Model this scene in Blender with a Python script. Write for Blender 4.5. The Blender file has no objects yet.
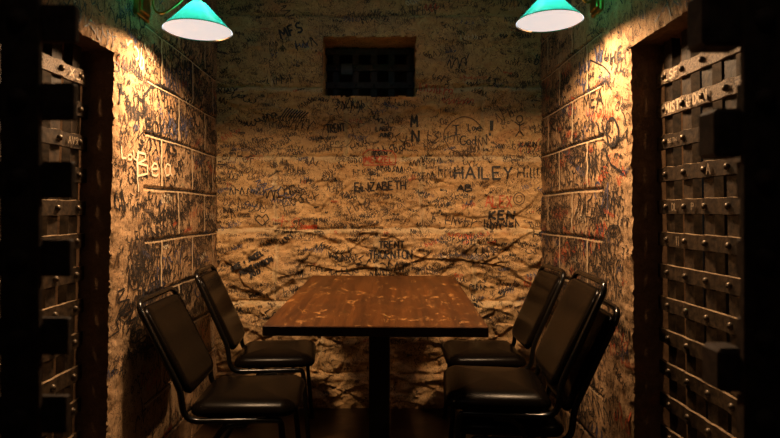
import bpy, math, random
import numpy as np
from mathutils import Vector, Matrix, noise
random.seed(7)
PI = math.pi
scene = bpy.context.scene
COL = scene.collection
F = 540.0; CX, CY, H = 380.0, 211.0, 1.15          # focal length in px, vanishing point, eye height

# ------------------------------------------------------------------ materials
def nmat(name):
    m = bpy.data.materials.new(name); m.use_nodes = True
    nt = m.node_tree; b = nt.nodes['Principled BSDF']
    return m, nt, b

class NT:
    def __init__(s, nt): s.nt = nt
    def n(s, typ, ins=None, **kw):
        nd = s.nt.nodes.new(typ)
        for k, v in kw.items(): setattr(nd, k, v)
        for k, v in (ins or {}).items():
            if hasattr(v, 'is_output') or isinstance(v, bpy.types.NodeSocket): s.nt.links.new(v, nd.inputs[k])
            else: nd.inputs[k].default_value = v
        return nd
    def math(s, op, a, b=0.0, clamp=False):
        nd = s.nt.nodes.new('ShaderNodeMath'); nd.operation = op; nd.use_clamp = clamp
        for i, v in enumerate((a, b)):
            if isinstance(v, bpy.types.NodeSocket): s.nt.links.new(v, nd.inputs[i])
            else: nd.inputs[i].default_value = v
        return nd.outputs[0]
    def mix(s, f, a, b, blend='MIX'):
        nd = s.nt.nodes.new('ShaderNodeMix'); nd.data_type = 'RGBA'; nd.blend_type = blend
        for i, v in ((0, f), (6, a), (7, b)):
            if isinstance(v, bpy.types.NodeSocket): s.nt.links.new(v, nd.inputs[i])
            else: nd.inputs[i].default_value = v if i == 0 else (*v, 1)
        return nd.outputs[2]
    def noise(s, vec, scale, detail=4, rough=.55, dist=0.0):
        nd = s.n('ShaderNodeTexNoise', {'Scale': scale, 'Detail': detail, 'Roughness': rough, 'Distortion': dist})
        s.nt.links.new(vec, nd.inputs['Vector']); return nd.outputs['Fac']
    def ramp(s, v, lo, hi):
        nd = s.nt.nodes.new('ShaderNodeMapRange'); nd.interpolation_type = 'SMOOTHSTEP'
        s.nt.links.new(v, nd.inputs[0]); nd.inputs[1].default_value = lo; nd.inputs[2].default_value = hi
        return nd.outputs[0]
    def mapping(s, vec, scale, rot=(0, 0, 0)):
        nd = s.n('ShaderNodeMapping'); nd.inputs['Scale'].default_value = scale; nd.inputs['Rotation'].default_value = rot
        s.nt.links.new(vec, nd.inputs['Vector']); return nd.outputs[0]
    def contour(s, v, c, w):      # thin wandering line where the noise crosses c
        d = s.math('ABSOLUTE', s.math('SUBTRACT', v, c))
        return s.math('SUBTRACT', 1.0, s.ramp(d, w * .35, w))

def stone_mat(name, a, b, c, stretch, scrib, bump=.6, tool=0.0, redk=.3):
    m, nt, bs = nmat(name); t = NT(nt)
    co = t.n('ShaderNodeTexCoord').outputs['Object']
    big = t.noise(co, 2.6, 5, .6)
    mid = t.noise(t.mapping(co, stretch), 9, 6, .65, .4)
    fine = t.noise(co, 70, 5, .7)
    col = t.mix(t.ramp(mid, .36, .66), a, b)
    col = t.mix(t.ramp(big, .45, .68), col, c)
    col = t.mix(t.math('MULTIPLY', t.ramp(fine, .5, .75), .35), col, tuple(x * 1.35 for x in a))
    red = t.ramp(t.noise(co, 6.5, 4, .6, .8), .60, .72)
    col = t.mix(t.math('MULTIPLY', red, redk), col, (.40, .13, .05))
    # faded layers of pen writing: thin lines wandering over the stone
    n1 = t.noise(t.mapping(co, (1, 1, .8)), 26, 1.5, .5, 1.6)
    n2 = t.noise(t.mapping(co, (1, 1, 1.15)), 44, 1.0, .5, 2.2)
    n3 = t.noise(t.mapping(co, (1.1, 1.1, .7)), 17, 2.0, .5, 2.0)
    m1 = t.ramp(t.noise(co, 5.0, 2), .38, .58); m2 = t.ramp(t.noise(co, 7.0, 2, .5, .5), .42, .6)
    l1 = t.math('MULTIPLY', t.contour(n1, .5, .022), m1)
    l2 = t.math('MULTIPLY', t.contour(n2, .46, .03), m2)
    l3 = t.contour(n3, .54, .016)
    ln = t.math('MULTIPLY', t.math('MAXIMUM', t.math('MAXIMUM', l1, l2), l3), scrib, True)
    col = t.mix(ln, col, (.035, .025, .02))
    nt.links.new(col, bs.inputs['Base Color'])
    bs.inputs['Roughness'].default_value = .82
    bs.inputs['Specular IOR Level'].default_value = .25
    hgt = t.math('ADD', t.math('MULTIPLY', mid, .7), t.math('MULTIPLY', fine, .35))
    if tool:
        tl = t.noise(t.mapping(co, (60, 60, 7)), 1.0, 3, .6)
        hgt = t.math('ADD', hgt, t.math('MULTIPLY', tl, tool))
    bp = t.n('ShaderNodeBump', {'Strength': bump, 'Distance': .012, 'Height': hgt})
    nt.links.new(bp.outputs[0], bs.inputs['Normal'])
    return m

M = {}
M['rock'] = stone_mat('rock_faced_stone', (.60, .385, .175), (.47, .28, .12), (.46, .295, .145), (1, 1, 2.6), .85, 1.0)
M['dressed'] = stone_mat('dressed_stone', (.47, .305, .165), (.36, .215, .105), (.41, .245, .125), (1, 1, .6), .8, .7, .35, .12)
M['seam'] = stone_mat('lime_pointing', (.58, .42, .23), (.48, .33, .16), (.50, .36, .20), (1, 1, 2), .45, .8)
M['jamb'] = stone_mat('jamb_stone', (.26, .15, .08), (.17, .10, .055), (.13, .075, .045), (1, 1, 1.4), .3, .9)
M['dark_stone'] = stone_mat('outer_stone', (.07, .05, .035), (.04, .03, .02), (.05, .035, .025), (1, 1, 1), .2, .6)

def simple(name, col, rough=.5, metal=0.0, spec=.5, var=0.0, scale=30, bump=0.0, coat=0.0):
    m, nt, b = nmat(name); t = NT(nt)
    co = t.n('ShaderNodeTexCoord').outputs['Object']
    f = t.noise(co, scale, 4, .6)
    c2 = tuple(max(0, min(1, x * (1 + var))) for x in col); c1 = tuple(x * (1 - min(var, .9)) for x in col)
    nt.links.new(t.mix(t.ramp(f, .3, .7), c1, c2), b.inputs['Base Color'])
    b.inputs['Roughness'].default_value = rough; b.inputs['Metallic'].default_value = metal
    b.inputs['Specular IOR Level'].default_value = spec
    b.inputs['Coat Weight'].default_value = coat
    if bump:
        bp = t.n('ShaderNodeBump', {'Strength': bump, 'Distance': .003, 'Height': f})
        nt.links.new(bp.outputs[0], b.inputs['Normal'])
    return m
M['ink'] = simple('black_marker', (.018, .014, .012), .6, var=.3)
M['ink_faded'] = simple('faded_marker', (.085, .052, .032), .8, var=.3)
M['ink_blue'] = simple('blue_marker', (.055, .065, .12), .6, var=.3)
M['ink_red'] = simple('red_marker', (.42, .075, .025), .6, var=.3)
M['ink_white'] = simple('white_marker', (.68, .56, .38), .7, var=.1)
M['vinyl'] = simple('black_vinyl', (.0035, .0025, .0018), .25, spec=.06, var=.15, scale=220, bump=.05)
M['tube'] = simple('black_painted_tube', (.004, .0035, .003), .2, spec=.35, var=.2)
M['iron'] = simple('old_painted_iron', (.034, .021, .011), .55, .1, spec=.3, var=.6, scale=45, bump=.8)
M['iron_pale'] = simple('paler_iron', (.16, .105, .06), .6, .1, var=.65, scale=150, bump=.8)  # paler iron colour for the topmost straps
M['worn_lit_edge'] = simple('rubbed_lit_iron_edge', (.22, .15, .085), .5, .2, var=.5, scale=40)  # wear plus light on the strap tops, both in the colour
M['mortar'] = simple('pale_mortar', (.50, .36, .21), .9, var=.25, scale=60)
M['iron_rivet'] = simple('worn_rivet', (.10, .075, .05), .36, .7, var=.4, scale=60, bump=.3)
M['iron_black'] = simple('sooty_iron', (.045, .029, .020), .75, 0, .2, var=.4, scale=40, bump=.4)
M['iron_grey'] = simple('grey_window_iron', (.028, .028, .030), .75, 0, .2, var=.3, scale=40, bump=.4)
M['scratch'] = simple('scratched_paint', (.62, .48, .32), .6, var=.2)
M['scratch_dim'] = simple('dull_scratches', (.22, .16, .10), .6, var=.3)
M['brass'] = simple('aged_brass', (.46, .32, .10), .3, 1.0, var=.15, scale=40)
M['black_base'] = simple('black_pedestal', (.006, .005, .005), .5, var=.3)
M['ceiling'] = simple('ceiling_plaster', (.06, .055, .045), .9, var=.2, scale=6)
M['plaque'] = simple('pale_plate', (.03, .03, .03), .6, var=.3)

def table_mat():
    m, nt, b = nmat('worn_varnished_wood'); t = NT(nt)
    co = t.n('ShaderNodeTexCoord').outputs['Object']
    gr = t.noise(t.mapping(co, (26, 1.4, 26)), 1.0, 6, .65, .5)
    fg = t.noise(t.mapping(co, (160, 5, 160)), 1.0, 3, .6)
    col = t.mix(t.ramp(gr, .3, .7), (.034, .0105, .002), (.095, .032, .006))
    col = t.mix(t.math('MULTIPLY', t.ramp(fg, .45, .7), .45), col, (.022, .007, .002))
    blot = t.ramp(t.noise(co, 3.2, 3, .6), .45, .7)
    col = t.mix(t.math('MULTIPLY', blot, .6), col, (.024, .008, .0025))
    # varnish worn through to pale wood
    w = t.ramp(t.noise(t.mapping(co, (1.0, .75, 1)), 26, 7, .75, .8), .555, .61)
    w = t.math('MULTIPLY', w, t.ramp(t.noise(co, 5.5, 2, .5), .47, .57))
    sc = t.math('MULTIPLY', t.contour(t.noise(t.mapping(co, (1.6, .5, 1)), 7, 2, .5, 1.2), .5, .006), t.ramp(t.noise(co, 9, 2), .52, .6))
    col = t.mix(t.math('MULTIPLY', t.math('MAXIMUM', w, sc), .75), col, (.40, .19, .05))
    nt.links.new(col, b.inputs['Base Color'])
    nt.links.new(t.math('ADD', .36, t.math('MULTIPLY', w, .3)), b.inputs['Roughness'])
    b.inputs['Specular IOR Level'].default_value = .22
    bp = t.n('ShaderNodeBump', {'Strength': .2, 'Distance': .002, 'Height': gr}); nt.links.new(bp.outputs[0], b.inputs['Normal'])
    return m
M['table'] = table_mat()
M['table_edge'] = simple('dark_table_edge', (.02, .009, .005), .5, var=.3)

def floor_mat():
    m, nt, b = nmat('dark_sealed_floor'); t = NT(nt)
    co = t.n('ShaderNodeTexCoord').outputs['Object']
    f = t.noise(co, 9, 6, .7)
    nt.links.new(t.mix(t.ramp(f, .35, .7), (.012, .007, .0035), (.035, .018, .009)), b.inputs['Base Color'])
    b.inputs['Roughness'].default_value = .35
    bp = t.n('ShaderNodeBump', {'Strength': .5, 'Distance': .006, 'Height': f}); nt.links.new(bp.outputs[0], b.inputs['Normal'])
    return m
M['floor'] = floor_mat()

def shade_mat():
    m, nt, b = nmat('green_cased_glass')
    nt.nodes.remove(b); t = NT(nt)
    out = [n for n in nt.nodes if n.type == 'OUTPUT_MATERIAL'][0]
    tr = t.n('ShaderNodeBsdfTranslucent', {'Color': (.03, .50, .30, 1)})
    gl = t.n('ShaderNodeBsdfGlossy', {'Color': (.9, .95, 1, 1), 'Roughness': .22})
    df = t.n('ShaderNodeBsdfDiffuse', {'Color': (.0, .25, .14, 1)})
    fr = t.n('ShaderNodeFresnel', {'IOR': 1.9})
    a = t.n('ShaderNodeMixShader', {0: .25}); nt.links.new(tr.outputs[0], a.inputs[1]); nt.links.new(df.outputs[0], a.inputs[2])
    c = t.n('ShaderNodeMixShader'); nt.links.new(fr.outputs[0], c.inputs[0]); nt.links.new(a.outputs[0], c.inputs[1]); nt.links.new(gl.outputs[0], c.inputs[2])
    nt.links.new(c.outputs[0], out.inputs[0])
    return m
M['shade'] = shade_mat()
def emit(name, col, s):
    m, nt, b = nmat(name)
    b.inputs['Base Color'].default_value = (.5, .5, .5, 1)
    b.inputs['Emission Color'].default_value = (*col, 1); b.inputs['Emission Strength'].default_value = s
    b.inputs['Roughness'].default_value = .5
    return m
M['diffuser'] = emit('glowing_opal_glass', (1, .965, .945), .66)

# ------------------------------------------------------------------ mesh helpers
class MB:
    def __init__(s): s.v = []; s.f = []; s.m = []
    def add(s, vs, fs, mi=0):
        o = len(s.v); s.v += [tuple(v) for v in vs]; s.f += [tuple(i + o for i in f) for f in fs]; s.m += [mi] * len(fs)
    def box(s, c, d, mi=0, bev=0.0):
        x, y, z = (q / 2 for q in d)
        if bev <= 0:
            vs = [(c[0] + i * x, c[1] + j * y, c[2] + k * z) for i in (-1, 1) for j in (-1, 1) for k in (-1, 1)]
            s.add(vs, [(0, 1, 3, 2), (4, 6, 7, 5), (0, 4, 5, 1), (2, 3, 7, 6), (0, 2, 6, 4), (1, 5, 7, 3)], mi); return
        b = bev; vs = []; fs = []; idx = {}
        for i in (-1, 1):
            for j in (-1, 1):
                for k in (-1, 1):
                    for ax in range(3):
                        p = [i * (x - (b if ax != 0 else 0)), j * (y - (b if ax != 1 else 0)), k * (z - (b if ax != 2 else 0))]
                        idx[(i, j, k, ax)] = len(vs); vs.append((c[0] + p[0], c[1] + p[1], c[2] + p[2]))
        q = lambda *a: fs.append(tuple(idx[t] for t in a))
        for i in (-1, 1):
            q((i, -1, -1, 0), (i, 1, -1, 0), (i, 1, 1, 0), (i, -1, 1, 0))
            q((-1, i, -1, 1), (1, i, -1, 1), (1, i, 1, 1), (-1, i, 1, 1))
            q((-1, -1, i, 2), (1, -1, i, 2), (1, 1, i, 2), (-1, 1, i, 2))
        for i in (-1, 1):
            for j in (-1, 1):
                q((i, j, -1, 0), (i, j, 1, 0), (i, j, 1, 1), (i, j, -1, 1))
                q((i, -1, j, 0), (i, 1, j, 0), (i, 1, j, 2), (i, -1, j, 2))
                q((-1, i, j, 1), (1, i, j, 1), (1, i, j, 2), (-1, i, j, 2))
                for k in (-1, 1): q((i, j, k, 0), (i, j, k, 1), (i, j, k, 2))
        s.add(vs, fs, mi)
    def tube(s, pts, r, n=10, mi=0, cap=True):
        pts = [Vector(p) for p in pts]; vs = []; fs = []
        prev = None
        for i, p in enumerate(pts):
            d = (pts[min(i + 1, len(pts) - 1)] - pts[max(i - 1, 0)]).normalized()
            if prev is None:
                a = Vector((0, 0, 1)) if abs(d.z) < .9 else Vector((0, 1, 0)); u = d.cross(a).normalized()
            else: u = (prev - d * prev.dot(d)).normalized()
            prev = u; w = d.cross(u)
            rr = r[i] if isinstance(r, (list, tuple)) else r
            for k in range(n):
                t = 2 * PI * k / n; vs.append(p + (u * math.cos(t) + w * math.sin(t)) * rr)
        for i in range(len(pts) - 1):
            for k in range(n):
                fs.append((i * n + k, i * n + (k + 1) % n, (i + 1) * n + (k + 1) % n, (i + 1) * n + k))
        if cap: fs.append(tuple(range(n))[::-1]); fs.append(tuple((len(pts) - 1) * n + k for k in range(n)))
        s.add(vs, fs, mi)
    def lathe(s, prof, n=40, c=(0, 0, 0), mi=0):
        vs = []; fs = []
        for r, z in prof:
            for k in range(n):
                t = 2 * PI * k / n; vs.append((c[0] + r * math.cos(t), c[1] + r * math.sin(t), c[2] + z))
        for i in range(len(prof) - 1):
            for k in range(n):
                fs.append((i * n + k, i * n + (k + 1) % n, (i + 1) * n + (k + 1) % n, (i + 1) * n + k))
        s.add(vs, fs, mi)
    def dome(s, c, axis, r, h, mi=0, n=12):
        ax = Vector(axis).normalized(); a = Vector((0, 0, 1)) if abs(ax.z) < .9 else Vector((1, 0, 0))
        u = ax.cross(a).normalized(); w = ax.cross(u); c = Vector(c); vs = []; fs = []
        R = 4
        for i in range(R):
            t = i / R * PI / 2
            for k in range(n):
                p = 2 * PI * k / n
                vs.append(c + (u * math.cos(p) + w * math.sin(p)) * r * math.cos(t) + ax * h * math.sin(t))
        vs.append(c + ax * h)
        for i in range(R - 1):
            for k in range(n): fs.append((i * n + k, i * n + (k + 1) % n, (i + 1) * n + (k + 1) % n, (i + 1) * n + k))
        for k in range(n): fs.append(((R - 1) * n + k, (R - 1) * n + (k + 1) % n, R * n))
        s.add(vs, fs, mi)
    def build(s, name, mats, parent=None, smooth=True, angle=40):
        me = bpy.data.meshes.new(name); me.from_pydata(s.v, [], s.f)
        if not isinstance(mats, (list, tuple)): mats = [mats]
        for m in mats: me.materials.append(m)
        me.polygons.foreach_set('material_index', s.m)
        me.validate(); me.update()
        if smooth:
            me.polygons.foreach_set('use_smooth', [True] * len(me.polygons))
            me.set_sharp_from_angle(angle=math.radians(angle))
        o = bpy.data.objects.new(name, me); COL.objects.link(o)
        if parent: o.parent = parent
        return o

def recalc(o):
    import bmesh
    bm = bmesh.new(); bm.from_mesh(o.data); bmesh.ops.recalc_face_normals(bm, faces=bm.faces); bm.to_mesh(o.data); bm.free(); return o

def thing(name, label, cat, loc=(0, 0, 0), rz=0.0, group=None):
    o = bpy.data.objects.new(name, None); COL.objects.link(o); o.empty_display_size = .05
    o.location = loc; o.rotation_euler = (0, 0, rz); o['label'] = label; o['category'] = cat
    if group: o['group'] = group
    return o
def copy_tree(o, parent=None):
    c = o.copy(); COL.objects.link(c)
    if parent: c.parent = parent
    for ch in list(o.children): copy_tree(ch, c)
    return c

def fillet(pts, rad, seg=6):
    pts = [Vector(p) for p in pts]; out = [pts[0]]
    for i in range(1, len(pts) - 1):
        a, b, c = pts[i - 1], pts[i], pts[i + 1]
        r = rad[i] if isinstance(rad, dict) and i in rad else (rad if not isinstance(rad, dict) else .03)
        d1 = (a - b); d2 = (c - b); l = min(r, d1.length * .49, d2.length * .49)
        p, q = b + d1.normalized() * l, b + d2.normalized() * l
        for k in range(seg + 1):
            t = k / seg; out.append(p * (1 - t) ** 2 + b * 2 * t * (1 - t) + q * t * t)
    out.append(pts[-1]); return out

# ------------------------------------------------------------------ lettering (stroke font on a 0..1 cell)
def arc(cx, cy, rx, ry, a0, a1, n=8):
    return [(cx + rx * math.cos(math.radians(a0 + (a1 - a0) * i / n)), cy + ry * math.sin(math.radians(a0 + (a1 - a0) * i / n))) for i in range(n + 1)]
G = {
 'A': [[(0, 0), (.35, 1), (.7, 0)], [(.14, .38), (.58, .38)]],
 'B': [[(0, 0), (0, 1)], [(0, 1), (.45, .95), (.5, .72), (.05, .53), (.6, .45), (.6, .1), (0, 0)]],
 'C': [arc(.4, .5, .4, .5, 50, 310)],
 'D': [[(0, 0), (0, 1), (.45, .85), (.6, .5), (.45, .12), (0, 0)]],
 'E': [[(.55, 1), (0, 1), (0, 0), (.58, 0)], [(0, .52), (.45, .52)]],
 'F': [[(.55, 1), (0, 1), (0, 0)], [(0, .52), (.42, .52)]],
 'G': [arc(.4, .5, .4, .5, 50, 330) + [(.75, .42), (.45, .42)]],
 'H': [[(0, 0), (0, 1)], [(.6, 0), (.6, 1)], [(0, .5), (.6, .5)]],
 'I': [[(.15, 0), (.15, 1)]],
 'J': [[(.5, 1), (.5, .2), (.3, 0), (.05, .15)]],
 'K': [[(0, 0), (0, 1)], [(.55, 1), (0, .45), (.6, 0)]],
 'L': [[(0, 1), (0, 0), (.5, 0)]],
 'M': [[(0, 0), (.08, 1), (.4, .35), (.72, 1), (.8, 0)]],
 'N': [[(0, 0), (0, 1), (.6, 0), (.6, 1)]],
 'O': [arc(.35, .5, .35, .48, 90, 450, 10)],
 'P': [[(0, 0), (0, 1), (.5, .92), (.55, .62), (0, .48)]],
 'R': [[(0, 0), (0, 1), (.5, .92), (.52, .62), (0, .5), (.6, 0)]],
 'S': [[(.55, .88), (.3, 1), (.05, .82), (.1, .6), (.5, .4), (.55, .15), (.3, 0), (0, .12)]],
 'T': [[(.32, 0), (.32, 1)], [(0, 1), (.66, 1)]],
 'U': [[(0, 1), (.02, .2), (.3, 0), (.56, .2), (.6, 1)]],
 'V': [[(0, 1), (.3, 0), (.6, 1)]],
 'W': [[(0, 1), (.2, 0), (.4, .65), (.6, 0), (.8, 1)]],
 'X': [[(0, 0), (.6, 1)], [(0, 1), (.6, 0)]],
 'Y': [[(0, 1), (.3, .5), (.6, 1)], [(.3, .5), (.28, 0)]],
 'Z': [[(0, 1), (.6, 1), (0, 0), (.6, 0)]],
 '!': [[(.1, 1), (.1, .3)], [(.1, .1), (.1, 0)]],
 '&': [[(.6, 0), (.1, .75), (.25, 1), (.42, .8), (.05, .3), (.2, 0), (.4, .05), (.6, .4)]],
 '+': [[(.25, .2), (.25, .8)], [(0, .5), (.5, .5)]],
 '0': [arc(.3, .5, .3, .48, 90, 450, 10)], '1': [[(.1, .8), (.25, 1), (.25, 0)]],
 '2': [[(0, .8), (.2, 1), (.5, .85), (.45, .55), (0, 0), (.55, 0)]], '7': [[(0, 1), (.55, 1), (.2, 0)]],
 'e': [[(.05, .3), (.45, .33), (.4, .52), (.2, .58), (.02, .35), (.1, .05), (.35, 0), (.5, .1)]],
 'l': [[(.1, 1), (.1, .1), (.22, 0)]],
 'a': [[(.45, .5), (.2, .58), (.02, .3), (.12, 0), (.35, .08), (.46, .5), (.46, .1), (.6, 0)]],
 'o': [arc(.25, .29, .24, .28, 90, 450, 8)], 'v': [[(0, .55), (.2, 0), (.42, .55)]],
 'd': [[(.45, .45), (.2, .55), (.02, .28), (.15, 0), (.42, .1), (.48, 1), (.48, 0)]],
 'i': [[(.1, .55), (.1, 0)], [(.1, .75), (.1, .8)]],
}
ADV = {'I': .38, '!': .3, 'i': .3, 'l': .35, 'M': 1.02, 'W': 1.02, 'e': .62, 'o': .62, 'v': .58, 'a': .7, 'd': .7, '1': .5}
def text_strokes(txt, x, y, h, w=None, rot=0.0, jit=.03):
    """Strokes of a hand-lettered word; x,y lower left, h height, w total width."""
    adv = sum(ADV.get(c, .82) if c != ' ' else .5 for c in txt)
    sx = (w / adv) if w else h * .85
    out = []; cx = 0
    for c in txt:
        if c == ' ': cx += .5; continue
        dy = random.uniform(-jit, jit)
        for st in G[c]:
            out.append([((cx + px) * sx, (py + dy) * h) for px, py in st])
        cx += ADV.get(c, .82)
    cr, sr = math.cos(rot), math.sin(rot)
    return [[(x + a * cr - b * sr, y + a * sr + b * cr) for a, b in st] for st in out]

def pseudo_letter():
    k = random.random(); r = random.random
    if k < .22: return [[(.1 * r(), 0), (.1 * r(), 1)], [(0, .3 + .6 * r()), (.4 + .3 * r(), .3 + .6 * r())]]
    if k < .42: return [arc(.3, .3 + .3 * r(), .28, .3, 360 * r(), 360 * r() + 250, 6)]
    if k < .58: return [[(0, r()), (.2, r()), (.4, r()), (.6, r())]]
    if k < .72: return [[(0, 0), (.3 * r(), 1), (.6, 0)]]
    if k < .86: return [[(0, 1), (.05, 0)], arc(.15, .3, .3, .3, -90, 90, 5)]
    return [[(.6, 1), (.1, .6), (.5, .3), (0, 0)]]
def scribble_word(x, y, h, rot):
    n = random.randint(2, 7); out = []; sx = h * random.uniform(.6, .95)
    if random.random() < .25:      # joined-up scrawl
        pts = []; L = n * .8; k = int(L * 7)
        a, b = random.uniform(.25, .5), random.uniform(1.0, 1.5)
        for i in range(k):
            t = i / 7; pts.append(((t + .25 * math.sin(t * 9)) * sx, (.4 + a * math.sin(t * 2 * PI * b) + .1 * math.sin(t * 3.7)) * h))
        out = [pts]
    else:
        for i in range(n):
            out += [[((i * .82 + px) * sx, py * h) for px, py in st] for st in pseudo_letter()]
    cr, sr = math.cos(rot), math.sin(rot)
    return [[(x + a * cr - b * sr, y + a * sr + b * cr) for a, b in st] for st in out]
def ring(cx, cy, rx, ry, a0=0, a1=360, n=18, wob=.06):
    return [(cx + rx * (1 + random.uniform(-wob, wob)) * math.cos(math.radians(a0 + (a1 - a0) * i / n)),
             cy + ry * (1 + random.uniform(-wob, wob)) * math.sin(math.radians(a0 + (a1 - a0) * i / n))) for i in range(n + 1)]

# ------------------------------------------------------------------ wall surfaces
class Surf:
    """Height-field wall with pen strokes lying on it. u,v metres; place(u,v,h) -> xyz."""
    def __init__(s, u0, u1, v0, v1, step, hfun, place, keep=None):
        s.u0, s.v0 = u0, v0; s.nu = int(round((u1 - u0) / step)) + 1; s.nv = int(round((v1 - v0) / step)) + 1
        s.du = (u1 - u0) / (s.nu - 1); s.dv = (v1 - v0) / (s.nv - 1); s.u1, s.v1 = u1, v1
        s.h = np.zeros((s.nu, s.nv)); s.place = place; s.mb = MB(); s.keep = keep
        for i in range(s.nu):
            u = u0 + i * s.du
            for j in range(s.nv): s.h[i, j] = hfun(u, v0 + j * s.dv)
        vs = [place(u0 + i * s.du, v0 + j * s.dv, s.h[i, j]) for i in range(s.nu) for j in range(s.nv)]
        fs = []
        for i in range(s.nu - 1):
            u = u0 + (i + .5) * s.du
            for j in range(s.nv - 1):
                if keep is None or keep(u, v0 + (j + .5) * s.dv):
                    a = i * s.nv + j; fs.append((a, a + s.nv, a + s.nv + 1, a + 1))
        s.mb.add(vs, fs, 0)
    def H(s, u, v):
        a = min(max((u - s.u0) / s.du, 0), s.nu - 1.001); b = min(max((v - s.v0) / s.dv, 0), s.nv - 1.001)
        i, j = int(a), int(b); a -= i; b -= j; h = s.h
        return (h[i, j] * (1 - a) + h[i + 1, j] * a) * (1 - b) + (h[i, j + 1] * (1 - a) + h[i + 1, j + 1] * a) * b
    off = .0016
    def stroke(s, pts, w, mi, off=None, seg=.007):
        off = off or s.off
        P = []
        for (a, b), (c, d) in zip(pts[:-1], pts[1:]):
            L = math.hypot(c - a, d - b); n = max(1, int(L / seg))
            for k in range(n): P.append((a + (c - a) * k / n, b + (d - b) * k / n))
        P.append(pts[-1])
        if len(P) < 2: return
        vs = []; fs = []
        for i, (a, b) in enumerate(P):
            if not (s.u0 < a < s.u1 and s.v0 < b < s.v1) or (s.keep and not s.keep(a, b)): return
            p, q = P[max(i - 1, 0)], P[min(i + 1, len(P) - 1)]
            dx, dy = q[0] - p[0], q[1] - p[1]; L = math.hypot(dx, dy) or 1
            nx, ny = -dy / L * w / 2, dx / L * w / 2
            hh = max(s.H(a, b), s.H(a + nx, b + ny), s.H(a - nx, b - ny)) + off
            vs.append(s.place(a + nx, b + ny, hh)); vs.append(s.place(a - nx, b - ny, hh))
        for i in range(len(P) - 1): fs.append((2 * i, 2 * i + 1, 2 * i + 3, 2 * i + 2))
        s.mb.add(vs, fs, mi)
    def strokes(s, sts, w, mi):
        for st in sts: s.stroke(st, w, mi)

INKS = ['ink', 'ink_faded', 'ink_blue', 'ink_red', 'ink_white']
BK, FD, BL, RD, WH = 1, 2, 3, 4, 5
def fr(x, y, z, oct=4, Hh=.8): return noise.fractal(Vector((x, y, z)), Hh, 2.1, oct)
def groove(d, w): return max(0.0, 1 - abs(d) / w)

# ---- back wall: rock-faced blocks, barred window recess
WD = 3.16; S = F / WD
bx = lambda px: (px - CX) / S
bz = lambda py: H + (CY - py) / S
WX0, WX1, WZ0, WZ1 = bx(323), bx(416), bz(97), bz(37)
B_COURSE = [.20, .62, 1.045, 1.466, 1.87, 2.29]
B_VERT = {(.20): [-.35, .55], (.62): [-.61, -.02, .55], (1.045): [-.614, .24], (1.466): [-.20, .60], (1.87): [-.62, .5], (2.29): [0.0], (-1): [.1]}
def back_h(u, v):
    wob = .010 * fr(u * 5, v * 5, 3.1, 2)
    d = min(abs(v + wob - c) for c in B_COURSE)
    lo = max([c for c in B_COURSE if c <= v + wob] or [-1])
    dv = min(abs(u + wob - x) for x in B_VERT[lo])
    g = max(groove(d, .016), groove(dv, .013))
    edge = min(d, dv, .10) / .10
    hi = min([c for c in B_COURSE if c > v + wob] or [2.7])
    tt_ = (v + wob - lo) / (hi - lo) if lo > 0 else .5
    h = .008 * edge ** .5 + .024 * tt_ ** 2          # each block swells towards its top arris
    a = fr(u * 3.2 + 1.3, v * 9.5 + u * 1.6, 1.7, 5, .7)
    b = noise.ridged_multi_fractal(Vector((u * 2.6 + 7, v * 8.0 - u * 1.3, lo * 3)), .85, 2.1, 5, 1.0, 2.0)
    q = 1.0 if v < 1.0 else (.62 if v < 1.35 else .5)        # the lower courses are broken more coarsely
    h += q * (.011 * a + .014 * (b - 1.2)) + .0035 * fr(u * 22, v * 30, 5.0, 3)
    for k, (fx, fy, sl, am) in enumerate(((3.0, 8.5, 2.2, .016), (5.5, 9.0, -5.5, .014), (7.0, 13.0, 5.0, .009))):
        t = noise.noise(Vector((u * fx - 5, v * fy + u * sl, lo + k * 7)))
        h += q * am * min(max((t - .05) / .022, 0), 1)
    h -= .010 * g
    if v > 1.9: h *= .7
    return h - .012
def win_keep(u, v):
    j = .006 * fr(u * 14, v * 14, 9.0, 3)
    return not (WX0 + j < u < WX1 + j and WZ0 + j < v < WZ1 + j)
back = Surf(-1.02, 1.02, 0, 2.62, .0065, back_h, lambda u, v, h: (u, WD - h, v), win_keep)

def B(txt, x0, x1, y0, y1, w=.006, ink=BK, rot=0):
    back.strokes(text_strokes(txt, bx(x0), bz(y1), (y1 - y0) / S, (x1 - x0) / S, rot), w * 1.35, ink)
KEEP_CLEAR = [(452, 540, 167, 191), (483, 522, 195, 225), (353, 409, 182, 192), (366, 415, 240, 259), (325, 348, 124, 134), (280, 309, 24, 41), (452, 484, 123, 146), (512, 526, 116, 138), (519, 538, 141, 147), (374, 394, 126, 138), (363, 397, 149, 166), (409, 422, 115, 143), (232, 282, 252, 280), (253, 270, 213, 227), (486, 494, 120, 137)]
SIDE_CLEAR = [(133, 174, 150, 190), (119, 140, 146, 162), (609, 626, 45, 68), (583, 605, 92, 112)]
def clutter(surf, n, hr, wr, inks, den=None, slant=.25):
    for i in range(n):
        u = random.uniform(surf.u0 + .02, surf.u1 - .05); v = random.uniform(surf.v0 + .02, surf.v1 - .05)
        if den and random.random() > den(u, v): continue
        if surf is back and random.random() < .93:
            px, py = CX + u * S, CY - (v - H) * S
            if any(a - 10 < px < b and c - 1 < py < d + 3 for a, b, c, d in KEEP_CLEAR): continue
        if surf is not back and random.random() < .75:
            sd = -1 if surf is left else 1; lt = LATL if sd < 0 else LATR
            px, py = CX + sd * lt * F / u, CY - (v - H) * F / u
            if any(a - 4 < px < b + 4 and c - 3 < py < d + 8 for a, b, c, d in SIDE_CLEAR): continue
        h = random.uniform(*hr)
        surf.strokes(scribble_word(u, v, h, random.gauss(0, slant)), random.uniform(*wr), random.choices(range(1, 6), inks)[0])
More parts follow.
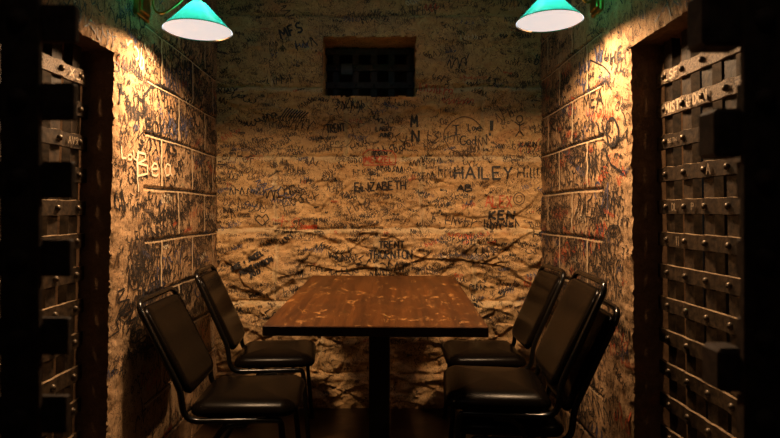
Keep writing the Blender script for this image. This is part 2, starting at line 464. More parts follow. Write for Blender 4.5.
bden = lambda u, v: .10 if v < .5 else (1.0 if v < 1.6 else .55)
clutter(back, 2000, (.012, .036), (.0022, .0045), (52, 38, 5, 4, 1), bden)
clutter(back, 210, (.03, .07), (.004, .007), (76, 14, 4, 5, 1), bden)

back.off = .0030
B('HAILEY', 454, 514, 167, 179, .0085); B('Hill!', 517, 539, 168, 178, .005)
B('AB', 457, 473, 185, 191.5, .007); B('ALEX', 485, 513, 196, 207, .0055, RD); back.stroke(ring(bx(518), bz(199), .032, .035), .005, FD); back.stroke(ring(bx(518), bz(199), .018, .02), .004, FD)
B('KEN', 489, 516, 211, 219, .010); B('NS', 501, 516, 223, 227, .006)
B('ELIZABETH', 355, 407, 183, 191, .0065, BK, .03)
B('TRENT', 379, 405, 241, 248, .0065); B('THORNTON', 369, 413, 250, 258.5, .0065)
B('TRENT', 327, 346, 125, 133, .0065, BK, .08); back.stroke(ring(bx(338), bz(134), .09, .085), .004, FD)
B('MFS', 282, 307, 30, 40, .0085, BK, .36)
B('I', 454, 459, 126, 135, .007); back.strokes([[(bx(452), bz(135.5)), (bx(460), bz(135))], [(bx(452), bz(126)), (bx(459), bz(125.5))]], .006, BK)
B('Lov', 468, 478, 124, 131, .005); B('e', 477, 482, 124, 131, .005); B('God', 460, 477, 136, 145, .0055)
back.stroke(ring(bx(464), bz(136), .115, .105, 20, 300), .006, FD)
back.stroke(ring(bx(519), bz(119.5), .018, .02), .006, BK)
back.strokes([[(bx(519), bz(123)), (bx(519), bz(131))], [(bx(514), bz(122)), (bx(519), bz(126)), (bx(524), bz(123))], [(bx(515), bz(137)), (bx(519), bz(131)), (bx(523), bz(136))]], .006, BK)
B('KARIN', 520, 537, 142, 147, .0045)
for k in range(3): back.stroke([(bx(490 + k), bz(121)), (bx(490.5 + k * .6), bz(131))], .011, BK)
back.stroke([(bx(489.5), bz(133)), (bx(490), bz(136))], .012, BK)
B('LARRY', 376, 393, 127, 131.5, .005); B('JUNE', 379, 392, 133, 137, .005)
B('MEXZEL', 365, 394, 157, 163, .0062, RD); back.stroke([(bx(x), bz(y)) for x, y in ((364, 165), (363, 154), (368, 150), (392, 151), (396, 156), (395, 165), (364, 165.5))], .006, RD); B('BODEN', 372, 388, 151.5, 155, .0035)
for a in range(3): back.stroke(ring(bx(376.5), bz(158), .006 * (a + 1) / 2, .01), .006, BK)
B('M', 411, 419, 116, 128, .009); B('N', 412, 421, 131, 142, .009)
B('MIKE + ANGEL', 234, 270, 266, 271, .0085, BK, .5); B('HONEYMOON', 243, 278, 269.5, 274.5, .0085, BK, .42); B('2017', 252, 264, 272, 276.5, .007, BK, .35)
B('CONNOR', 301, 318, 225, 229, .005, RD); B('NICOLE', 481, 500, 246, 252, .005, FD)
back.stroke([(bx(255), bz(219)), (bx(259), bz(215)), (bx(262), bz(218)), (bx(266), bz(214)), (bx(269), bz(219)), (bx(262), bz(226)), (bx(255), bz(219))], .006, BK)
for k in range(9):                                   # hatched blot upper left
    x = 281 + k * 2.6; back.stroke([(bx(x), bz(118 + .2 * k)), (bx(x + 7), bz(108 + .6 * k))], .007, BK)
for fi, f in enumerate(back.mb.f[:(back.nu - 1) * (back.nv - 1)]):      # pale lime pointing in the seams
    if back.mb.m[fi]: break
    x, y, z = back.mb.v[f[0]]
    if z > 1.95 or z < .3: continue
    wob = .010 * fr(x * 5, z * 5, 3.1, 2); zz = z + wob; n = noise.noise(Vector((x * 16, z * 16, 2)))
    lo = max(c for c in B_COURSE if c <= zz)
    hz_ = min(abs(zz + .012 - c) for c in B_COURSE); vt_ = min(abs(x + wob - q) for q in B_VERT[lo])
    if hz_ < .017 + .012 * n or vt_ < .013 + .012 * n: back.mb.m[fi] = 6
# recess of the barred window
RD_ = .22
def patch(mb, o, eu, ev, nu, nv, amp, n, mi=0, frq=9, seed=0):
    o, eu, ev, n = Vector(o), Vector(eu), Vector(ev), Vector(n); vs = []; fs = []
    for i in range(nu + 1):
        for j in range(nv + 1):
            p = o + eu * (i / nu) + ev * (j / nv)
            vs.append(p + n * (amp * fr(p.x * frq, p.y * frq, p.z * frq + seed)))
    for i in range(nu):
        for j in range(nv):
            a = i * (nv + 1) + j; fs.append((a, a + nv + 1, a + nv + 2, a + 1))
    mb.add(vs, fs, mi)
e = .004; w_, h_ = WX1 - WX0, WZ1 - WZ0; y0 = WD - .005
patch(back.mb, (WX0 - e, y0, WZ0 - .02), (0, RD_ + .1, 0), (0, 0, h_ + .04), 40, 60, .006, (1, 0, 0))
patch(back.mb, (WX1 + e, y0, WZ0 - .02), (0, RD_ + .1, 0), (0, 0, h_ + .04), 40, 60, .006, (1, 0, 0))
patch(back.mb, (WX0 - .02, y0, WZ1 + e), (w_ + .04, 0, 0), (0, RD_ + .1, 0), 80, 40, .008, (0, 0, 1))
patch(back.mb, (WX0 - .02, y0, WZ0 - e), (w_ + .04, 0, 0), (0, RD_ + .1, 0), 80, 40, .006, (0, 0, 1))
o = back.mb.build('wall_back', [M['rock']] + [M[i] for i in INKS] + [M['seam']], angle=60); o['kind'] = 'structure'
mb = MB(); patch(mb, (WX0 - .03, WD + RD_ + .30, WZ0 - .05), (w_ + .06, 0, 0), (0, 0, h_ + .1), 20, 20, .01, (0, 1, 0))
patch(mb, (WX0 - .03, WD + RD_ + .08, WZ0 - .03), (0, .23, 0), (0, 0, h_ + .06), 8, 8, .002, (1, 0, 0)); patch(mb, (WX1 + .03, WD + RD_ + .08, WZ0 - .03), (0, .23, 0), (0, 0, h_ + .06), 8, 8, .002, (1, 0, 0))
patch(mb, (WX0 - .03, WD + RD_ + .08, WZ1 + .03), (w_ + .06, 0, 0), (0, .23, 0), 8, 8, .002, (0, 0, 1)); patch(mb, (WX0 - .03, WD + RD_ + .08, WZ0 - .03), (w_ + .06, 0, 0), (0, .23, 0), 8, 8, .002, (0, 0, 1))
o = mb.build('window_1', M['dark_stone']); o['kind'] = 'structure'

# ---- side walls: dressed blocks with scored joints, gate openings
LATL, LATR = .953, .94
S_COURSE = [.15, .37, .59, .81, 1.03, 1.247, 1.47, 1.69, 1.91, 2.13, 2.35]
def side_wall(name, sgn, lat, edge, lintel, vert, jend, seed):
    def hf(u, v):                      # u = depth y, v = height z
        h = .0028 * fr(u * 9, v * 6, seed) + .0012 * fr(u * 60, v * 22, seed + 4, 3)
        d = min(abs(v + .002 * math.sin(u * 9) - c) for c in S_COURSE)
        k = len([c for c in S_COURSE if c <= v]) % 2
        dv = min(abs(u - x) for x in vert[k])
        m = 1 if u > jend else 0
        g = max(groove(d, .0085), .6 * groove(dv, .0075)) * m
        h -= .011 * g
        e = min(u - edge(v), 9) if v < lintel(u) else 9
        f = (v - lintel(u)) if u < edge(v) else 9
        dd = min(abs(e), abs(f), .05) / .05
        h -= (1 - dd) ** 2 * (.009 + .006 * fr(u * 40, v * 30, seed + 8, 3))
        h += .004 * fr(u * 18, v * 18, seed + 2, 3) * (1 - min(max((u - edge(v)) / .35, 0), 1))
        return h
    def keep(u, v): return not (u < edge(v) + .0035 * fr(u * 60, v * 60, seed, 3) and v < lintel(u) + .0035 * fr(u * 60, v * 60, seed, 3))
    pl = lambda u, v, h: (sgn * (lat - h), u, v)
    s = Surf(.55, WD + .03, 0, 2.62, .0065, hf, pl, keep)
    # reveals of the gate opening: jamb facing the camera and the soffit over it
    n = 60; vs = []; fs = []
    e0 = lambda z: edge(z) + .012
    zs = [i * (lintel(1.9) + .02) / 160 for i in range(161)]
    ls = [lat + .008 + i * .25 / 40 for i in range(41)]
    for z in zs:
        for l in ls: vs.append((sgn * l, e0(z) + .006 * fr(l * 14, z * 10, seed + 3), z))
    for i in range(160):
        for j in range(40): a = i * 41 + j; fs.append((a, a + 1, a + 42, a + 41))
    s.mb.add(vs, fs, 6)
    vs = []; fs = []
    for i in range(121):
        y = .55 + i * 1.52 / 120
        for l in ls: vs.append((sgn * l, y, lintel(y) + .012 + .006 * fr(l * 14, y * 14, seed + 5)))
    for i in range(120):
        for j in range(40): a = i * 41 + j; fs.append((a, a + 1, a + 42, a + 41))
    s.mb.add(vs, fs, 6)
    return s
def lp(px, py): d = F * LATL / (CX - px); return (d, H + (CY - py) * d / F)
def rp(px, py): d = F * LATR / (px - CX); return (d, H + (CY - py) * d / F)
edgeL = lambda z: 1.895 + .060 * min(max((z - .3) / 1.42, 0), 1.0)
left = side_wall('wall_left', -1, LATL, edgeL, lambda y: 1.722, {0: [2.35, 2.735, 3.07], 1: [2.55, 2.93, 3.2]}, 2.18, 2.0)
edgeR = lambda z: 2.012 + .028 * min(max((z - .3) / 1.42, 0), 1)
right = side_wall('wall_right', 1, LATR, edgeR, lambda y: 1.768, {0: [2.44, 2.82, 3.2], 1: [2.63, 3.01, 2.26]}, 2.27, 6.0)
left.off = right.off = .0030
def pix(surf, f, pts, w, ink): surf.stroke([f(*p) for p in pts], w, ink)
def WT(surf, f, txt, x0, y0, x1, y1, hpx, w, ink):
    """word written along the pixel base line (x0,y0)-(x1,y1)"""
    a, b = f(x0, y0), f(x1, y1)
    d = F * (LATL if f is lp else LATR) / abs(x0 - CX); h = hpx * d / F
    flip = f is rp
    L = b[0] - a[0]; adv = sum(ADV.get(c, .82) for c in txt); cx = 0
    for c in txt:
        for st in G[c]:
            P = []
            for px, py in st:
                t = (cx + px) / adv; P.append((a[0] + L * t, a[1] + (b[1] - a[1]) * t + py * h))
            surf.stroke(P, w, ink)
        cx += ADV.get(c, .82)
WT(left, lp, 'Bela', 137, 176, 173, 176, 24, .009, WH)
pix(left, lp, [(137, 152), (136, 170), (138, 192)], .009, WH)
WT(left, lp, 'L', 121, 158, 128, 158, 12, .008, WH); WT(left, lp, 'oU', 127, 160, 140, 160, 10, .007, WH)
pix(left, lp, [(172, 186), (173, 215), (176, 221), (179, 215), (179, 190)], .010, BK)
pix(left, lp, [(187, 190), (188, 212)], .008, BK); pix(left, lp, [(205, 196), (205, 225)], .008, BK)
for k in range(3): pix(left, lp, [(143 + k, 113), (142 + k * .8, 96), (150, 86 + k), (162, 84 + k), (171, 95)], .007, BK)
pix(left, lp, [(159, 84), (170, 90), (180, 97), (186, 104)], .008, BK)
for x in range(165, 190, 3): pix(left, lp, [(x, 68 + x % 4), (x + 1.5, 88 + (x * 7) % 9)], .009, BL)
pix(left, lp, [(178, 62), (171, 84), (168, 88)], .009, BK)
for p in [(168, 112), (172, 118), (181, 116), (184, 124)]: pix(left, lp, [p, (p[0] + 1, p[1] + 14), (p[0] + 3, p[1] + 6)], .010, BL)
WT(left, lp, 'TAS', 157, 152, 178, 156, 13, .010, BK); WT(left, lp, 'BOY', 146, 131, 165, 138, 14, .009, BK)
WT(left, lp, 'LV', 176, 214, 196, 210, 22, .008, BK)
WT(right, rp, 'H', 610.5, 65, 617, 62, 12, .010, BK); WT(right, rp, 'E', 618.5, 60, 624, 57, 12, .010, BK)
pix(right, rp, [(591, 60), (603, 66), (611, 74)], .007, BK)
pix(right, rp, [(585, 56), (588, 36), (597, 30), (604, 44)], .006, FD)
for x, y in [(580, 62), (584, 58), (588, 56), (596, 48), (600, 46), (583, 78), (587, 80)]: pix(right, rp, [(x, y), (x + 1, y + 14), (x + 3, y + 4)], .011, BL)
pix(right, rp, [(590, 92), (600, 84), (607, 80), (612, 90)], .007, BK)
WT(right, rp, 'MEA', 584, 110, 604, 104, 14, .009, BK); WT(right, rp, 'RN', 551, 132, 566, 129, 13, .009, BK)
pix(right, rp, ring(613, 132, 6, 14), .012, BK); pix(right, rp, [(606, 150), (612, 165), (622, 172)], .011, BK)
WT(right, rp, 'TY', 565, 175, 578, 173, 18, .006, BK)
def joints(surf, vert, jend, sgn):
    for c in S_COURSE:
        n = 40; us = [jend + .03 * random.random() + (WD - jend - .05) * i / n for i in range(n + 1)]
        line = lambda o: [(u, c + o - .002 * math.sin(u * 9) + .0012 * noise.noise(Vector((u * 40, c, 1)))) for u in us]
        surf.stroke(line(-.0095), .006, 7, .0037); surf.stroke(line(-.001), .006, 1, .0037)
    for i, c in enumerate(S_COURSE[:-1]):
        for x in vert[(i + 1) % 2]:
            if x < jend or x > WD - .03: continue
            surf.stroke([(x + .003 * math.sin(k * 1.7 + i), c + .012 + k * .2 / 8) for k in range(9)], .015, 7, .0037)
def sden(jn, edge):
    return lambda u, v: (.25 if v < .55 else 1.0) * (1.0 if v < 1.85 else .25) * (1 if u > edge else .25)
left.off = right.off = .0016
clutter(left, 2400, (.02, .06), (.003, .006), (66, 26, 4, 2, 2), sden(0, 1.95), .35)
clutter(left, 420, (.06, .12), (.005, .009), (86, 6, 5, 2, 1), sden(0, 1.95), .4)
clutter(right, 2500, (.02, .06), (.003, .006), (64, 24, 4, 7, 1), sden(0, 2.03), .35)
clutter(right, 420, (.06, .12), (.005, .009), (84, 6, 5, 4, 1), sden(0, 2.03), .4)
joints(left, {0: [2.35, 2.735, 3.07], 1: [2.55, 2.93]}, 2.18, -1)
joints(right, {0: [2.44, 2.82], 1: [2.63, 3.01]}, 2.27, 1)
for s_, n_ in ((left, 'wall_left'), (right, 'wall_right')):
    o = s_.mb.build(n_, [M['dressed']] + [M[i] for i in INKS] + [M['jamb'], M['mortar']], angle=60); o['kind'] = 'structure'

# ---- the rest of the shell
def shell(name, c, d, m):
    mb = MB(); mb.box(c, d); o = mb.build(name, m, smooth=False); o['kind'] = 'structure'; return o
shell('floor', (0, 1.6, -.03), (5.2, 5.0, .06), M['floor'])
shell('ceiling', (0, 1.6, 2.64), (5.2, 5.0, .06), M['ceiling'])
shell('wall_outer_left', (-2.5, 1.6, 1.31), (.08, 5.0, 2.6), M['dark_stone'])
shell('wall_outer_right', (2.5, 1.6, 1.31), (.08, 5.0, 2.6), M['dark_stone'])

# ------------------------------------------------------------------ riveted strap-iron lattice gates in the side openings
def dome_mb(c, ax, r, h, m=0):
    mb = MB(); mb.dome(c, ax, r, h, m); return mb
def side_gate(name, label, sgn, lat, y_far, z_top, dz, cols, lean, texts, pale=1):
    ncol, dcol, y0 = cols
    root = thing(name, label, 'gate', (sgn * lat, 1.5, 0))
    W = lambda y, z: (0, y - 1.5 + lean * (z - 1.0), z)
    y_near = .87
    ycols = [y0 - dcol * k for k in range(ncol)]
    for k, yc in enumerate(ycols):                       # upright bars behind the straps
        mb = MB(); n = 24; vs = []; fs = []
        for i in range(n + 1):
            z = 1.80 * i / n; p = W(yc, z)
            for a, b in ((.008, -.027), (.008, .027), (.038, .027), (.038, -.027)):
                vs.append((sgn * a, p[1] + b + .0012 * noise.noise(Vector((z * 9, k, b * 50))), z))
        for i in range(n):
            for q in range(4): fs.append((i * 4 + q, i * 4 + (q + 1) % 4, i * 4 + 4 + (q + 1) % 4, i * 4 + 4 + q))
        fs += [(0, 1, 2, 3), tuple(4 * n + q for q in range(4))]
        mb.add(vs, fs); recalc(mb.build('upright_bar', M['iron'], root, angle=30))
    far = MB()
    for r in range(14):
        z = z_top - dz * r
        if z < .04: break
        ys = np.linspace(y_near, y_far, 110); hw = .0265
        vs = []; fs = []
        for y in ys:
            b = 0
            for yc in ycols: b += max(0.0, 1 - abs(y - yc) / .036) ** 1.0
            b = min(b, 1); b = b * b * (3 - 2 * b)
            x = -sgn * .007 * b; p = W(y, z); jz = .0012 * noise.noise(Vector((y * 22, r * 3.1, sgn)))
            for a, c in ((0, -hw), (-.009, -hw + .002), (-.009, hw - .002 + .002 * b), (0, hw + .002 * b)):
                vs.append((x + sgn * (a + .008), p[1], z + c + jz))
        n = len(ys)
        for i in range(n - 1):
            for q in range(4): fs.append((i * 4 + q, i * 4 + (q + 1) % 4, i * 4 + 4 + (q + 1) % 4, i * 4 + 4 + q))
        fs += [(0, 1, 2, 3), tuple(4 * (n - 1) + q for q in range(4))]
        mb = MB(); mb.add(vs, fs)
        for i in range(n - 1): mb.m[i * 4 + 2] = 1      # top edge: rubbed metal, with lamplight from above put into its colour
        so = recalc(mb.build('cross_strap', [M['iron_pale'] if r < pale else M['iron'], M['worn_lit_edge']], root, angle=30))
        if r in texts:
            tm = MB()
            for txt, ya, yb, h, w in texts[r]:
                adv = sum(ADV.get(c, .82) if c != ' ' else .4 for c in txt); cx = 0
                for c in txt:
                    if c == ' ': cx += .4; continue
                    for st in G[c]:
                        P = [(ya + (yb - ya) * (cx + a) / adv, z + (b - .5) * h) for a, b in st]
                        for (p0, q0), (p1, q1) in zip(P[:-1], P[1:]):
                            L = math.hypot(p1 - p0, q1 - q0) or 1; nx, nz = -(q1 - q0) / L * w / 2, (p1 - p0) / L * w / 2
                            X = -sgn * .0098
                            f = lambda yy, zz: (X, yy - 1.5 + lean * (zz - 1.0), zz)
                            tm.add([f(p0 + nx, q0 + nz), f(p0 - nx, q0 - nz), f(p1 - nx, q1 - nz), f(p1 + nx, q1 + nz)], [(0, 1, 2, 3)])
                    cx += ADV.get(c, .82)
            tm.build('scratched_writing', M['scratch'] if r < 2 else M['scratch_dim'], so, smooth=False)
        for k, yc in enumerate(ycols):
            p = W(yc, z); c = (-sgn * .007, p[1], z)
            if k < 7: dome_mb(c, (-sgn, 0, 0), .0115, .011).build('rivet', M['iron_rivet'], so)
            else: far.dome(c, (-sgn, 0, 0), .0115, .011)
    if far.v:
        fo = far.build('rivet', M['iron_rivet'], root); fo['kind'] = 'stuff'
    return root
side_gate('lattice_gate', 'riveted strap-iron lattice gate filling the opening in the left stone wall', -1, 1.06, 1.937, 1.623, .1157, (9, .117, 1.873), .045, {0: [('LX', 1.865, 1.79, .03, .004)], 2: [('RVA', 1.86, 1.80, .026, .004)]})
side_gate('lattice_gate', 'riveted strap-iron lattice gate with MISTY & DON scratched on it, right stone wall', 1, 1.05, 2.04, 1.641, .119, (10, .1165, 1.963), .030,
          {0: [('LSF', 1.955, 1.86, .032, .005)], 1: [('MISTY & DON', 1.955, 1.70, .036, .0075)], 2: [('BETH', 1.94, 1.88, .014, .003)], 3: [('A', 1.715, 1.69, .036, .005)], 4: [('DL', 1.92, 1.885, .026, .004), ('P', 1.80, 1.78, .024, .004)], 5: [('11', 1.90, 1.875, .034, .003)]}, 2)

# ------------------------------------------------------------------ near grille of the cell front, either side of the way in
GY = .81
def front_grille(name, label, sgn, z_first, dz, xs, end, ends_rows=None, lugs=()):
    root = thing(name, label, 'grille', (sgn * .8, GY, 0)); L = lambda x: sgn * x - sgn * .8
    for x in xs:
        mb = MB(); mb.box((L(x), 0, 1.25), (.058, .012, 2.5), 0, .002); mb.build('upright_strap', M['iron_black'], root)
    z = z_first; r = 0; e0_ = end
    while z > .03:
        e_ = .461 + .0028 * r if (ends_rows is None) else end + .06
        x1 = 1.02; mb = MB(); mb.box(((L(e_) + L(x1)) / 2, .018, z), (abs(x1 - e_), .014, .056), 0, .002)
        so = mb.build('cross_strap', M['iron_black'], root)
        for x in xs: dome_mb((L(x), -.006, z), (0, -1, 0), .016, .013).build('rivet', M['iron_black'], so)
        z -= dz; r += 1
    for zc, hh, x0 in lugs:
        mb = MB(); mb.box(((L(x0) + L(.56)) / 2, .035, zc), (abs(.56 - x0), .05, hh), 0, .006); mb.build('lock_keeper', M['iron_black'], root)
    return root
sg = F / GY
gz = lambda py: H + (CY - py) / sg
front_grille('cell_front_grille', 'near-black riveted iron grille in the left foreground with stub ends facing the way in', -1, gz(20) + .1194, .1194, [.538, .665, .79, .915], .455)
front_grille('cell_front_grille', 'near-black iron grille in the right foreground with lock blocks on its edge', 1, gz(20) + .1194, .1194, [.572, .69, .81, .93], .49, True,
             lugs=((gz(14), .085, .492), (gz(131), .074, .510), (gz(373), .066, .516)))

# ------------------------------------------------------------------ iron grate in the window recess
gd = WD + RD_ ; sg2 = F / gd
root = thing('window_grate', 'dark iron lattice grate set deep in the small window high in the back wall', 'grate', ((WX0 + WX1) / 2, gd, WZ0))
gx = lambda px: (px - CX) / sg2 - (WX0 + WX1) / 2
for px in (336, 355.5, 374, 391.5, 410):
    mb = MB(); mb.box((gx(px), .008, (h_ + .0) / 2 - .02), (.042, .012, h_ + .05), 0, .002); mb.build('upright_bar', M['iron_grey'], root)
for py in (52, 68, 85.5, 102):
    z = H + (CY - py) / sg2 - WZ0
    mb = MB(); mb.box((0, -.004, z), (w_ + .02, .011, .040), 0, .002); so = mb.build('cross_strap', M['iron_grey'], root)
    for px in (336, 355.5, 374, 391.5, 410): dome_mb((gx(px), -.009, z), (0, -1, 0), .009, .007).build('rivet', M['iron_grey'], so)
mb = MB(); mb.box((gx(347), -.018, H + (CY - 70) / sg2 - WZ0), (.075, .016, .072), 0, .003); o = mb.build('square_plate', M['plaque'], root); o['label'] = 'pale square plate fixed on the bars'

# ------------------------------------------------------------------ chairs
def rrect(a, b, r, n=7):
    pts = []
    for cx, cy, t0 in ((a - r, b - r, 0), (-a + r, b - r, 90), (-a + r, -b + r, 180), (a - r, -b + r, 270)):
        for k in range(n + 1):
            t = math.radians(t0 + 90 * k / n); pts.append((cx + r * math.cos(t), cy + r * math.sin(t)))
    return pts
def pillow(a, b, r, prof, crown, f=lambda x, y, z: (x, y, z), back_cap=True):
    """Rounded-rectangle cushion; prof = [(inset, z)...] bottom to top rim, then crowned cap."""
    mb = MB(); vs = []; fs = []; n = None; rings = []
    for ins, z in prof:
        o = rrect(a - ins, b - ins, max(r - ins, .01)); rings.append([(x, y, z) for x, y in o])
    zt = prof[-1][1]; base = rrect(a - prof[-1][0], b - prof[-1][0], max(r - prof[-1][0], .01))
    for s in (.86, .68, .48, .26, .08): rings.append([(x * s, y * s, zt + crown * (1 - s ** 2.2)) for x, y in base])
    n = len(rings[0])
    for rg in rings: vs += [f(*p) for p in rg]
    for i in range(len(rings) - 1):
        for k in range(n): fs.append((i * n + k, i * n + (k + 1) % n, (i + 1) * n + (k + 1) % n, (i + 1) * n + k))
    fs.append(tuple(range(n))[::-1]); fs.append(tuple((len(rings) - 1) * n + k for k in range(n)))
    mb.add(vs, fs); return mb
SZ = .452
def make_chair():
    t = thing('dining_chair', '', 'chair', (0, 0, 0), 0)
    prof = [(.02, SZ - .060), (.006, SZ - .058), (0, SZ - .050), (.001, SZ - .040), (.006, SZ - .028), (.016, SZ - .018), (.032, SZ - .009), (.052, SZ - .003)]
    def seatf(x, y, z): return (x, y * (1 - .06 * (x < 0) * min(1, -x / .2)), z)
    recalc(pillow(.196, .205, .062, prof, .010, seatf).build('seat', M['vinyl'], t, angle=60))
    # back pad: along the reclined uprights
    p0 = Vector((-.195, 0, .475)); p1 = Vector((-.370, 0, .855)); up = (p1 - p0).normalized(); nrm = Vector((up.z, 0, -up.x))
    Lb = (p1 - p0).length
    def backf(x, y, z):        # x along height (-.165...165), y across, z out of the face
        q = p0 + up * (Lb * .465 + x) + nrm * (z - .008 + (.10 * (y / .2) ** 2 * .12)); return (q.x, y * (1.0 + .04 * (x / .16)), q.z)
    bp = [(.02, -.016), (.004, -.012), (0, -.002), (.004, .010), (.014, .016)]
    recalc(pillow(.198, .189, .055, bp, .007, backf).build('backrest', M['vinyl'], t, angle=60))
    # frame: seat rails running into the uprights and the arch over the back
    hw, ht = .196, .205
    zr = SZ - .073
    pts = [(.10, -hw, zr), (-.205, -hw, zr), (p0.x - .022, -hw, .50), (p1.x, -ht, p1.z), (p1.x, ht, p1.z), (p0.x - .022, hw, .50), (-.205, hw, zr), (.10, hw, zr)]
    mb = MB(); mb.tube(fillet(pts, {1: .07, 2: .03, 3: .065, 4: .065, 5: .03, 6: .07}, 7), .0115, 10)
    mb.build('back_frame', M['tube'], t, angle=60)
    for s in (-1, 1):
        mb = MB(); mb.tube(fillet([(.098, s * hw, zr), (.14, s * hw, zr), (.17, s * (hw + .012), .012)], .05), .0115, 10); mb.build('leg', M['tube'], t, angle=60)
        mb = MB(); mb.tube(fillet([(.02, s * (hw + .001), zr - .014), (-.06, s * hw, zr - .014), (-.255, s * (hw + .02), .012)], .05), .0115, 10); mb.build('leg', M['tube'], t, angle=60)
    for x, z in ((.09, zr), (-.12, zr)):
        mb = MB(); mb.tube([(x, -hw, z), (x, hw, z)], .010, 8); mb.build('seat_rail', M['tube'], t)
    mb = MB()
    for s in (-1, 1): pass
    for x, s in ((.17, -1), (.17, 1), (-.255, -1), (-.255, 1)):
        y = s * (hw + (.012 if x > 0 else .02)); g = MB(); g.lathe([(.001, 0), (.015, 0), (.0155, .012), (.013, .018), (.001, .018)], 12, (x, y, 0)); g.build('foot_glide', M['tube'], t)
    return t
c0 = make_chair()
spots = [(-.530, 2.235, .04, 0, (1.05, 1, .945), 'black vinyl chair nearest the camera on the left side of the table'),
         (-.530, 2.790, .09, 0, (1, .95, 1), 'black vinyl chair in the back left corner beside the stone wall'),
         (.525, 2.790, PI - .02, 0, (1, .95, 1), 'black vinyl chair in the back right corner beside the stone wall'),
         (.474, 2.05, PI - .11, 0, (.96, 1, .955), 'lower black vinyl chair of the near right stack, its back just showing'),
         (.430, 2.05, PI - .11, .088, (.96, 1, .955), 'upper black vinyl chair of the near right stack, handle slot showing')]
for i, (x, y, a, z, sc, lab) in enumerate(spots):
    o = c0 if i == 0 else copy_tree(c0)
    o.location = (x, y, z); o.rotation_euler = (0, 0, a); o.scale = sc; o['label'] = lab; o['group'] = 'black vinyl chairs around the table'

# ------------------------------------------------------------------ table
TW, TY0, TY1, TZ0, TZ1 = .772, 1.838, 2.925, .757, .800
tc = Vector((.0, (TY0 + TY1) / 2, 0)); TL = math.hypot(TY1 - TY0, TZ1 - TZ0)
tt = thing('dining_table', 'worn varnished brown wooden pedestal table in the middle of the cell', 'table', (-.0015, tc.y, 0), -.030)
mb = MB(); mb.box((0, 0, -.018), (TW, TL, .036), 0, .003)
for i, f in enumerate(mb.f):
    vs = [mb.v[k] for k in f]
    mb.m[i] = 0 if all(v[2] > -.0035 for v in vs) else 1
top = mb.build('tabletop', [M['table'], M['table_edge']], tt, smooth=False)
top.location = (0, 0, (TZ0 + TZ1) / 2); top.rotation_euler = (math.atan2(TZ1 - TZ0, TY1 - TY0), 0, 0)
mb = MB(); mb.box((0, 0, .39), (.09, .09, .70), 0, .004); mb.build('pedestal_column', M['black_base'], tt)
mb = MB(); mb.box((0, 0, .735), (.26, .40, .010), 0, .002); mb.build('mounting_plate', M['black_base'], tt)
for k in range(4):
    a = k * PI / 2 + PI / 4; mb = MB(); vs = []
    d = Vector((math.cos(a), math.sin(a), 0)); n = Vector((-d.y, d.x, 0))
    for r, w, z0, z1 in ((.03, .03, .015, .085), (.20, .027, .012, .05), (.33, .022, .0, .028)):
        for sx, z in ((-1, z0), (1, z0), (1, z1), (-1, z1)): vs.append(d * r + n * (sx * w) + Vector((0, 0, z)))
    fs = [(i * 4 + q, i * 4 + (q + 1) % 4, i * 4 + 4 + (q + 1) % 4, i * 4 + 4 + q) for i in range(2) for q in range(4)] + [(0, 1, 2, 3), (8, 9, 10, 11)]
    mb.add(vs, fs); recalc(mb.build('foot', M['black_base'], tt, smooth=False))

# ------------------------------------------------------------------ lamps
def wall_lamp(label, sgn, a, y, zr, wall, py0, py1, pz):
    t = thing('wall_lamp', label, 'lamp', (sgn * wall, (py0 + py1) / 2, zr)); O = Vector((sgn * wall, (py0 + py1) / 2, zr))
    c = Vector((sgn * a, y, zr)) - O
    R = .131; hh = .106; rt = .034
    mb = MB(); n = 14
    outer = [(R + .0015, 0), (R, .004)] + [(R + (rt - R) * (i / n), .004 + (hh - .004) * (i / n)) for i in range(1, n + 1)] + [(.026, hh + .004), (.012, hh + .006)]
    mb.lathe(outer, 56, c); mb.build('lamp_shade', M['shade'], t, angle=50)
    mb = MB(); mb.lathe([(.0005, .003), (.06, .003), (R - .003, .003), (R - .0025, .006), (.0005, .006)], 56, c); d = mb.build('diffuser', M['diffuser'], t); d['label'] = 'glowing white glass under the green shade'
    mb = MB(); mb.lathe([(.004, .035), (.013, .034), (.013, .012), (.020, .004), (.027, -.003), (.001, -.002)], 24, c + Vector((0, 0, hh + .004))); mb.build('shade_cap', M['brass'], t)
    w = wall
    P = [(w - .035, pz + .13), (w - .055, pz + .12), (w - .058, pz + .05), (w - .070, pz + .022), (w - .098, pz + .014), (w - .128, pz + .028), (w - .185, pz + .072), (w - .215, pz + .155), (a + .03, zr + .23), (a, zr + .205), (a, zr + hh + .03)]
    ym = (py0 + py1) / 2; pts = []
    for i, (l, z) in enumerate(P):
        k = min(1, i / 5); pts.append(Vector((sgn * l, ym + (y - ym) * k, z)) - O)
    mb = MB(); mb.tube(fillet(pts, .03, 6), .0048, 10); mb.build('arm', M['brass'], t, angle=60)
    mb = MB(); L = py1 - py0
    mb.box((-sgn * .010, 0, pz - zr + .12), (.020, L, .24), 0, .004); mb.box((-sgn * .024, 0, pz - zr + .12), (.012, L * .72, .205), 0, .004)
    mb.build('wall_plate', M['brass'], t, smooth=False)
    for nm, typ, z, e, colr in (('lamp_light', 'AREA', -.004, LAMP_W, (1, .625, .335)), ('glow_light', 'POINT', .076, GLOW_W, (.72, .87, 1.0)), ('added_green_light', 'POINT', .155, .48, (.02, 1, .42))):  # the green point is an added light without a bulb, for glow through glass
        ld = bpy.data.lights.new(nm, typ); ld.energy = e; ld.color = colr
        lo = bpy.data.objects.new(nm, ld); COL.objects.link(lo); lo.parent = t; lo.location = c + Vector((0, 0, z))
        if typ == 'AREA': ld.shape = 'DISK'; ld.size = .22; ld.spread = math.radians(158)
        else: ld.shadow_soft_size = .02 if z < .1 else .05
LAMP_W, GLOW_W = 22.5, 1.0
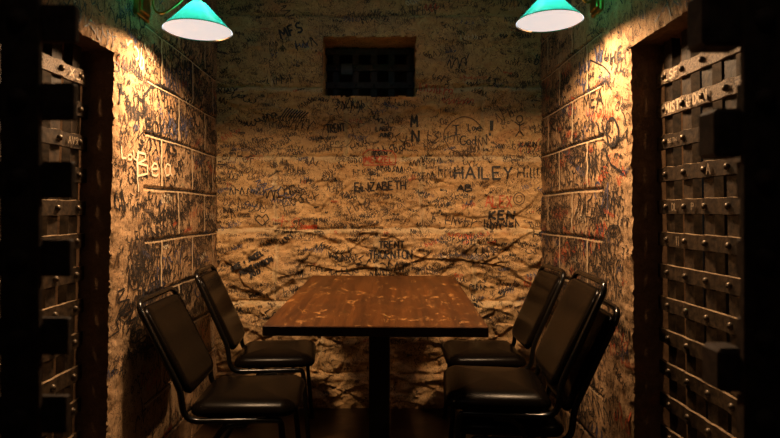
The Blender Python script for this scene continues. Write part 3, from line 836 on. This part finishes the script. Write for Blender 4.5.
wall_lamp('brass wall lamp with green glass cone shade on the left wall', -1, .718, 2.13, 1.860, LATL + .004, 2.09, 2.20, 1.915)
wall_lamp('brass wall lamp with green glass cone shade on the right wall', 1, .690, 2.20, 1.920, LATR + .004, 2.265, 2.37, 1.995)

# ------------------------------------------------------------------ added overhead and front fill lights, and the passage lamps
def area(nm, loc, rot, size, e, colr):
    ld = bpy.data.lights.new(nm, 'AREA'); ld.energy = e; ld.color = colr; ld.size = size
    lo = bpy.data.objects.new(nm, ld); COL.objects.link(lo); lo.location = loc; lo.rotation_euler = rot
ld = bpy.data.lights.new('overhead_fill_light', 'AREA'); ld.shape = 'RECTANGLE'; ld.size = 1.5; ld.size_y = .12; ld.energy = 1.0; ld.color = (.62, .78, 1.0)  # added unseen strip overhead, placed to give the shades their highlights
lo = bpy.data.objects.new('overhead_fill_light', ld); COL.objects.link(lo); lo.location = (0, 2.45, 2.59)
area('front_fill_light', (0, .2, 2.5), (math.radians(62), 0, 0), .5, .9, (1, .82, .66))  # added warm fill above the camera
for sg_ in (-1, 1):            # lamps of the passages beyond the two lattice gates
    area('passage_light', (sg_ * 1.52, 1.05, 2.0), (math.radians(35), math.radians(sg_ * 30), 0), .08, 9.0, (1, .6, .3))

w = bpy.data.worlds.new('world'); scene.world = w; w.use_nodes = True
w.node_tree.nodes['Background'].inputs[0].default_value = (.004, .0035, .003, 1)

cam = bpy.data.cameras.new('camera'); co = bpy.data.objects.new('camera', cam); COL.objects.link(co)
co.location = (0, 0, H); co.rotation_euler = (PI / 2, 0, 0)
cam.sensor_width = 36; cam.lens = F / 780 * 36
cam.shift_x = (390 - CX) / 780; cam.shift_y = -(219 - CY) / 780
cam.clip_start = .02
cam.dof.use_dof = True; cam.dof.focus_distance = 2.5; cam.dof.aperture_fstop = 3.4
scene.camera = co
scene.view_settings.view_transform = 'Standard'; scene.view_settings.look = 'None'
scene.view_settings.gamma = 1; scene.view_settings.use_curve_mapping = False
scene.view_settings.exposure = 0
